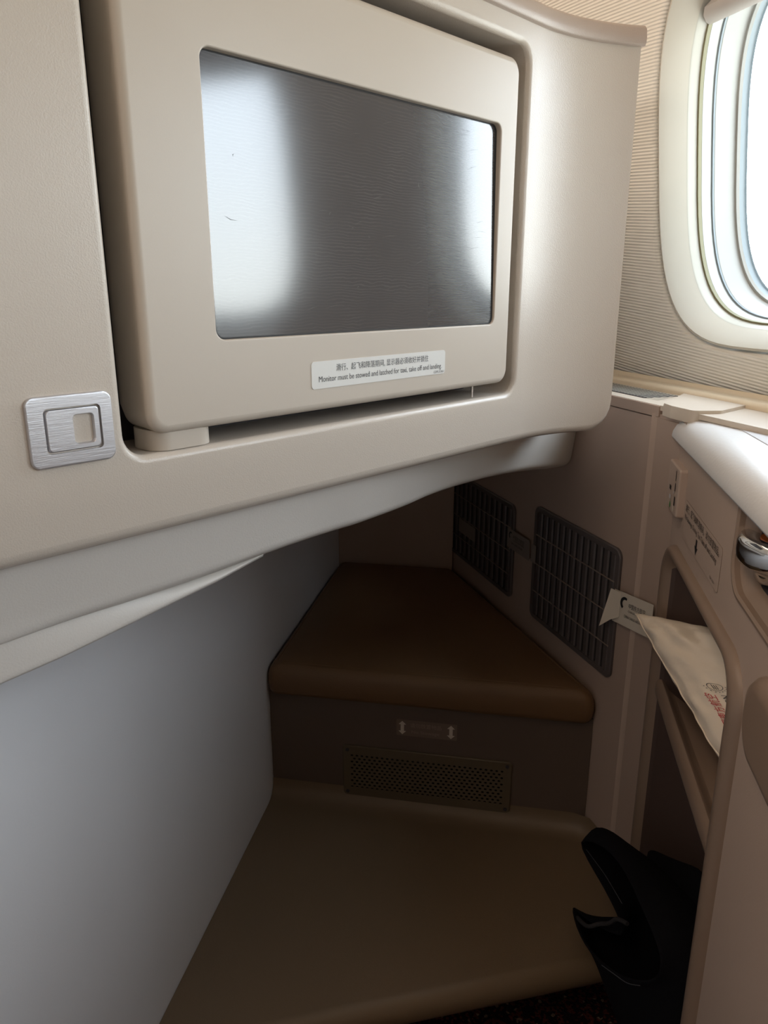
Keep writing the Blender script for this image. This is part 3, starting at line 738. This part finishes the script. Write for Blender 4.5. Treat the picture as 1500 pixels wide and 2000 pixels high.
# inside of the compartment: lining follows the cabin wall
def wy(x, o_=.02): return 1.098-(x-.133)*math.cos(AW)/math.sin(AW)-o_
bm = bmesh.new()
P2 = [(.1955, -OX0), (.215, -OX0+.0), (.215+.0, min(wy(.215), -OX0)), (.40, wy(.40, .03)), (.40, -OX1-.0), (.1955, -OX1)]
P2 = [(.1955, .952), (.2, .948), (.385, wy(.385, .03)), (.385, .640), (.1955, .640)]
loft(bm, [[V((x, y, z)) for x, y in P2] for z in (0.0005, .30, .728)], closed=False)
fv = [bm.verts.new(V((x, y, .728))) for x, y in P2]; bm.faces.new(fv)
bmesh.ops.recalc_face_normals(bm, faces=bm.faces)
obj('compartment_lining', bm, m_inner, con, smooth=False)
# raised trim around the opening
bm = bmesh.new()
tprof = [(tr_w+.001, -.001), (tr_w, .003), (tr_w-.004, .0075), (tr_w-.010, .0095), (tr_w-.018, .0085), (.008, .004), (.003, .000), (0, -.006), (0, -.03)]
def trim_path(g):
    a = rr2(OX0-g, -.5, OX1+g, OZ1+g*.55, max(OR_-.012+g*.6, .004), 10)
    ar, al = a[0:11], a[11:22]
    return [(OX1+g, .0)]+[(OX1+g, .3)]+ar+al+[(OX0-g, .3), (OX0-g, .0)]
loft(bm, [[CF(x, y, n) for x, y in trim_path(g)] for g, n in tprof], closed=False)
bmesh.ops.recalc_face_normals(bm, faces=bm.faces)
obj('opening_trim', bm, m_trim, con, angle=60, label='taupe moulded frame around the shelf opening')
# shelf
bm = bmesh.new()
sh2 = [(.197, .950), (.2, .947), (.383, wy(.383, .032)), (.383, .642), (.197, .642)]
sp_ = [(.000, .528), (-.0045, .5305), (-.006, .537), (-.0055, .546), (-.003, .5515), (.001, .5535), (.005, .5515), (.009, .546), (.014, .5445)]
loft(bm, [[V((.197+dx, y, z)) for dx, z in sp_] for y in (.9515, .80, .6405)], closed=False)
bm.faces.new([bm.verts.new(V((x, y, .5445))) for x, y in ((.211, .940), (.383, wy(.383, .032)), (.383, .642), (.211, .642))])
bm.faces.new([bm.verts.new(V((x, y, .528))) for x, y in sh2])
obj('shelf', bm, m_trim, con, angle=50, label='brown shelf with a raised front lip')
# recess under the armrest
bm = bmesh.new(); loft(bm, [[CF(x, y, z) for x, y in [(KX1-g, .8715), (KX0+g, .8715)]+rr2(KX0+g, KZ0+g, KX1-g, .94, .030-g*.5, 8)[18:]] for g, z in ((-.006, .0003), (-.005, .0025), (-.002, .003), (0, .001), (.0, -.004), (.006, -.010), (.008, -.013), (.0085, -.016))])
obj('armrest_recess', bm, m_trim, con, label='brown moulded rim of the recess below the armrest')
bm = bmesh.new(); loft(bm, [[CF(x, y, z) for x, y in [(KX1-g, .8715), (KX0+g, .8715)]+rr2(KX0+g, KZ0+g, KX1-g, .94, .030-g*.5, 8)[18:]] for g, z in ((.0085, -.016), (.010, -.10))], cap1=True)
obj('shaded_recess_lining', bm, m_darkgrey, con)  # dark grey puts the shade inside the recess into its colour
bm = bmesh.new(); loft(bm, [[CF(x, y, z) for x, y in rr2(-.587+g, .690+g, -.35-g, .765-g, .030-g*.5, 8)] for g, z in ((0, 0), (.001, .004), (.005, .009), (.012, .011))], cap1=True)
obj('padded_bumper', bm, m_trim, con, label='dark taupe oval bumper low on the console face')
# armrest
ar = [V((.186, 1.000)), V((.186, .215)), V((.42, .215)), V((.42, .80)), V((.302, 1.015)), V((.252, 1.052)), V((.205, 1.03))]
ar = ar[::-1]
# counter-clockwise
def area(P): return sum(a.x*b_.y-b_.x*a.y for a, b_ in zip(P, P[1:]+P[:1]))/2
if area(ar) < 0: ar = ar[::-1]
rad = []
for p in ar: rad.append(.018 if (abs(p.x-.186) < 1e-6 and p.y > .9) else (.01 if p.y > .7 else .004))
bm = bmesh.new(); lps = []
def arl(d, z): return [V((p.x, p.y, z)) for p in round_poly(inset_poly(ar, d), rad, 5)]
for d, z in ((.006, .868), (.001, .8685), (0, .871), (.0008, .877), (.004, .886), (.010, .892), (.018, .8955), (.030, .8975)): lps.append(arl(d, z))
loft(bm, lps, True, True)
bmesh.ops.recalc_face_normals(bm, faces=bm.faces)
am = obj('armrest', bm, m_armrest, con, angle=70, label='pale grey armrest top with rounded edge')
bm = bmesh.new(); ip = [V((.238, .95)), V((.268, .26)), V((.40, .26)), V((.40, .80)), V((.295, .960))]
if area(ip) < 0: ip = ip[::-1]
loft(bm, [[V((p.x, p.y, z)) for p in round_poly(inset_poly(ip, d), .006, 5)] for d, z in ((0, .8970), (.0, .8982), (.001, .8986))], cap1=True)
obj('armrest_inlay', bm, m_inlay, am, angle=50)
# polished knob in the recess
kn = bmesh.new(); kc = V((.227, .668, .006))
def lathe(bm, c, prof, n=40): loft(bm, [[c+V((1.10*r_*math.cos(2*math.pi*k/n), 1.10*r_*math.sin(2*math.pi*k/n), z)) for k in range(n)] for r_, z in prof], True, True)
lathe(kn, kc, [(.012, .797), (.016, .797), (.0185, .800), (.020, .806), (.0215, .810), (.027, .812), (.0325, .815), (.0345, .820), (.035, .828), (.0345, .834), (.0325, .838), (.029, .8395), (.024, .839), (.020, .8375), (.0185, .8365)])
kn = obj('metal_knob', kn, m_chrome, con, angle=70, label='polished round metal knob')
bm = bmesh.new(); lathe(bm, kc, [(.0185, .8360), (.0180, .8372), (.006, .8378)]); obj('knob_reflection', bm, m_amber_reflection, kn, label='amber reflection coloured on as a disc')  # orange reflection on the knob top, drawn as a coloured disc
# outlet panel
op_ = bmesh.new(); solid_rr(op_, CF, .068, .060, .004, -.956, .813, 0, .009, .0025)
op_ = obj('outlet_panel', op_, m_console, con, label='raised outlet and control panel')
Z = .0093
for (x, y, w, h, m) in ((-.940, .832, .003, .013, m_dark), (-.939, .818, .004, .010, m_dark), (-.968, .811, .011, .0055, m_dark), (-.936, .801, .006, .011, m_dark), (-.965, .800, .010, .005, m_inlay), (-.945, .810, .003, .003, m_inlay)):
    bm = bmesh.new(); fill(bm, CF, rr(w, h, .0008, x, y), [], Z); obj('socket', bm, m, op_, smooth=False)
bm = bmesh.new(); fill(bm, CF, rr(.008, .008, .0039, -.960, .791), [], Z); obj('indicator', bm, m_green, op_, smooth=False, label='green indicator button')
bm = bmesh.new(); fill(bm, CF, rr(.008, .008, .0039, -.940, .791), [], Z); obj('button', bm, m_ledge, op_, smooth=False)
# notice on the console
bm = bmesh.new(); loft(bm, [[CF(x, y, z) for x, y in rr2(-.914, .764, -.733, .810, .004)] for z in (.0, .0004)], cap1=True)
pc = obj('placard', bm, m_console, con, smooth=False, label='clear notice with arrow and stowage wording')
bm = bmesh.new(); fill(bm, CF, rr2(-.9145, .7635, -.7325, .8105, .0045), [rr2(-.914, .764, -.733, .810, .004)], .0005); obj('placard_edge', bm, m_trim, pc, smooth=False)
merge_text('lettering', m_ink_black, pc, [(('滑行、起飞和降落期间，请勿放置物品。', CF, -.909, .7985, .0098), dict(z=.0006, width=.166)),
    (('No Stowage During Taxi Take off and Landing', CF, -.909, .7885, .0085), dict(z=.0006, width=.158)), (('CDPL1220-1', CF, -.768, .7675, .004), dict(z=.0006, width=.020))])
bm = bmesh.new(); ax, ay = -.838, .776
fill(bm, CF, [(ax+a, ay+b_) for a, b_ in ((0, -.0095), (.008, 0), (.0035, 0), (.0035, .0085), (-.0035, .0085), (-.0035, 0), (-.008, 0))], [], .0006); obj('arrow', bm, m_ink_black, pc, smooth=False)

# ------------------------------------------------------------------ wrapped pillow on the shelf
A, B, Cc, D = V((.158, .965, .638)), V((.236, .712, .560)), V((.345, .665, .592)), V((.278, .820, .678))
pil = thing('wrapped_pillow', 'cream white wrapped pillow with red Chinese print lying on the console shelf', 'pillow', (.25, .8, .55))
def bil(u, v_): return A*(1-u)*(1-v_)+B*u*(1-v_)+Cc*u*v_+D*(1-u)*v_
nrm_p = (D-A).cross(B-A).normalized()
if nrm_p.z < 0: nrm_p = -nrm_p
rp_ = random.Random(5)
from mathutils import noise
def psurf(u, v_, side, extra=0):
    e = (max(0, 1-abs(2*u-1)**4.5)**.55)*(max(0, 1-abs(2*v_-1)**2.6)**.5)
    pinch = -.010*math.sin(math.pi*u)*(1-v_)**3
    p = bil(u, v_)
    wv = (noise.noise(V((u*7, v_*7, side*3.1)))*.006+noise.noise(V((u*16+4, v_*9, side*2.)))*.0035)*min(1, e*2.5)
    rip = .0015*math.sin(u*38+noise.noise(V((u*3, v_*3, 0)))*4)*math.exp(-v_*8)*(math.sin(math.pi*u)**.5)
    th = .040 if side > 0 else .050
    return p+nrm_p*(side*(th*e+wv*1.0)+rip*(1+0)+extra)+(A-D).normalized()*pinch*-1*0
bm = bmesh.new(); NU, NV = 54, 40
vt = [[None]*(NV+1) for _ in range(NU+1)]; vb = [[None]*(NV+1) for _ in range(NU+1)]
for i in range(NU+1):
    for j in range(NV+1):
        u, v_ = (1-math.cos(math.pi*i/NU))/2, (1-math.cos(math.pi*j/NV))/2
        vt[i][j] = bm.verts.new(psurf(u, v_, 1)); vb[i][j] = bm.verts.new(psurf(u, v_, -1))
for i in range(NU):
    for j in range(NV):
        bm.faces.new((vt[i][j], vt[i+1][j], vt[i+1][j+1], vt[i][j+1])); bm.faces.new((vb[i][j], vb[i][j+1], vb[i+1][j+1], vb[i+1][j]))
bmesh.ops.remove_doubles(bm, verts=bm.verts, dist=1e-4)
bmesh.ops.recalc_face_normals(bm, faces=bm.faces)
obj('pillow_body', bm, m_pillow, pil, angle=180, wn=False)
bm = bmesh.new(); tube(bm, [psurf(.01+.98*u/60, .045+.006*math.sin(u*.5), 1, .0006) for u in range(61)], .0009, 6); obj('seam', bm, m_pillow, pil)
# printing: reads from the near end to the far end, letter tops towards the seam
def PF(x, y, z=0):   # x along reading direction (near -> far), y towards the seam
    return psurf(.85-x*.52/.27, .52-y*.72/.15, 1, .0018)
merge_text('red_lettering', m_ink_red, pil, [(('中國東方航空', PF, .045, .030, .020), dict(width=.105))])
merge_text('dark_lettering', m_ink_black, pil, [(('CHINA EASTERN', PF, .040, .008, .016), dict(width=.112))])
bm = bmesh.new(); arc = [(.030+.014*math.cos(a), .020+.014*math.sin(a)) for a in [math.radians(120+i*15) for i in range(12)]]+[(.034+.010*math.cos(a), .020+.009*math.sin(a)) for a in [math.radians(285-i*15) for i in range(12)]]
fill(bm, PF, arc, [], 0); obj('swallow_mark', bm, m_ink_red, pil, smooth=False)
bm = bmesh.new()
cx, cy = .178, .020
for r0, r1 in ((.0135, .0125),):
    fill(bm, PF, [(cx+r0*math.cos(a), cy+r0*math.sin(a)) for a in [2*math.pi*i/28 for i in range(28)]], [[(cx+r1*math.cos(a), cy+r1*math.sin(a)) for a in [2*math.pi*i/28 for i in range(28)]]])
for k in (-1, 0, 1):
    fill(bm, PF, [(cx-.008, cy+k*.0035-.0006), (cx+.008, cy+k*.0035+.002), (cx+.008, cy+k*.0035+.0032), (cx-.008, cy+k*.0035+.0008)], [])
for k in range(9):
    a = math.radians(100+k*22); fill(bm, PF, [(cx+.018*math.cos(a)+.0015*math.cos(b_), cy+.018*math.sin(a)+.0018*math.sin(b_)) for b_ in [math.radians(t_) for t_ in (0, 120, 240)]], [])
obj('round_mark', bm, m_ink_black, pil, smooth=False)

# ------------------------------------------------------------------ black felt bag leaning out of the lower compartment
bag = thing('felt_bag', 'black felt drawstring bag gaping open, leaning out of the lower console compartment', 'bag', (.2, .85, .0))
def pull(p, k):            # slide a point nearer to / further from the seat along the line of sight of the seated person
    o = V((0, 0, 1.05)); return o+(V(p)-o)*k
L0 = [(.090, .908, .332), (.140, .819, .388), (.155, .723, .398), (.175, .672, .377), (.172, .662, .350), (.148, .706, .301), (.125, .744, .280), (.107, .828, .229), (.098, .906, .222),
      (.118, .855, .237), (.135, .834, .251), (.168, .804, .259), (.138, .864, .288)]
L1 = [(.112, .930, .352), (.150, .880, .372), (.172, .770, .395), (.186, .690, .395), (.188, .668, .360), (.182, .664, .320), (.166, .690, .270), (.128, .790, .222), (.118, .885, .212),
      (.135, .900, .215), (.165, .890, .235), (.190, .870, .255), (.165, .910, .300)]
L2 = [(.178, .900, .330), (.182, .835, .352), (.205, .760, .382), (.214, .700, .385), (.214, .664, .360), (.206, .655, .300), (.196, .652, .220), (.172, .700, .150), (.170, .760, .120),
      (.190, .820, .150), (.215, .860, .190), (.235, .850, .240), (.215, .880, .300)]
L3 = [(.222, .905, .300), (.232, .850, .322), (.252, .780, .350), (.262, .720, .360), (.262, .670, .340), (.250, .655, .260), (.240, .652, .150), (.225, .670, .060), (.225, .740, .020),
      (.245, .800, .030), (.265, .820, .090), (.280, .800, .170), (.262, .860, .260)]
L4 = [(.262, .835, .255), (.268, .800, .280), (.282, .760, .300), (.300, .720, .310), (.310, .690, .280), (.300, .672, .200), (.290, .668, .100), (.275, .680, .012), (.270, .730, .005),
      (.280, .770, .006), (.295, .775, .050), (.305, .760, .140), (.290, .800, .220)]
bm = bmesh.new(); vl = loft(bm, [L0, L1, L2, L3, L4], cap1=True)
bmesh.ops.recalc_face_normals(bm, faces=bm.faces)
cr_ = bm.edges.layers.float.new('crease_edge')
o = obj('pouch', bm, m_felt, bag, wn=False, angle=180)
s_ = o.modifiers.new('s', 'SUBSURF'); s_.levels = 2; s_.render_levels = 2
s2 = o.modifiers.new('t', 'SOLIDIFY'); s2.thickness = .0025; s2.offset = -1
bm = bmesh.new(); tube(bm, smoothpath([(.108, .868, .226), (.118, .838, .243), (.131, .830, .257), (.142, .822, .268), (.150, .815, .283), (.160, .800, .292)]), .0028, 8)
obj('drawstring', bm, m_cord, bag, label='grey drawstring across the bag mouth')

# inner fold of the bag, back inside the compartment, and pale seam threads
g_ = [[(.200, .935, .302), (.215, .885, .330), (.230, .831, .365), (.240, .786, .398)], [(.196, .868, .300), (.207, .830, .312), (.222, .770, .345), (.234, .730, .370)], [(.205, .800, .262), (.212, .770, .275), (.220, .720, .300), (.228, .690, .330)], [(.215, .780, .10), (.218, .750, .10), (.222, .710, .11), (.230, .680, .12)]]
bm = bmesh.new(); loft(bm, [[V(p) for p in r_] for r_ in g_], closed=False)
o = obj('inner_fold', bm, m_felt, bag, wn=False, angle=180)
o.modifiers.new('s', 'SUBSURF').render_levels = 2
o.modifiers.new('t', 'SOLIDIFY').thickness = .003
for pts in ([(.113, .898, .317), (.124, .86, .327), (.134, .83, .332), (.148, .784, .336)], [(.120, .714, .311), (.130, .688, .328), (.140, .668, .340), (.150, .654, .354)]):
    bm = bmesh.new(); tube(bm, smoothpath([pull(p, .995) for p in pts]), .0004, 6); obj('seam_thread', bm, m_thread, bag)
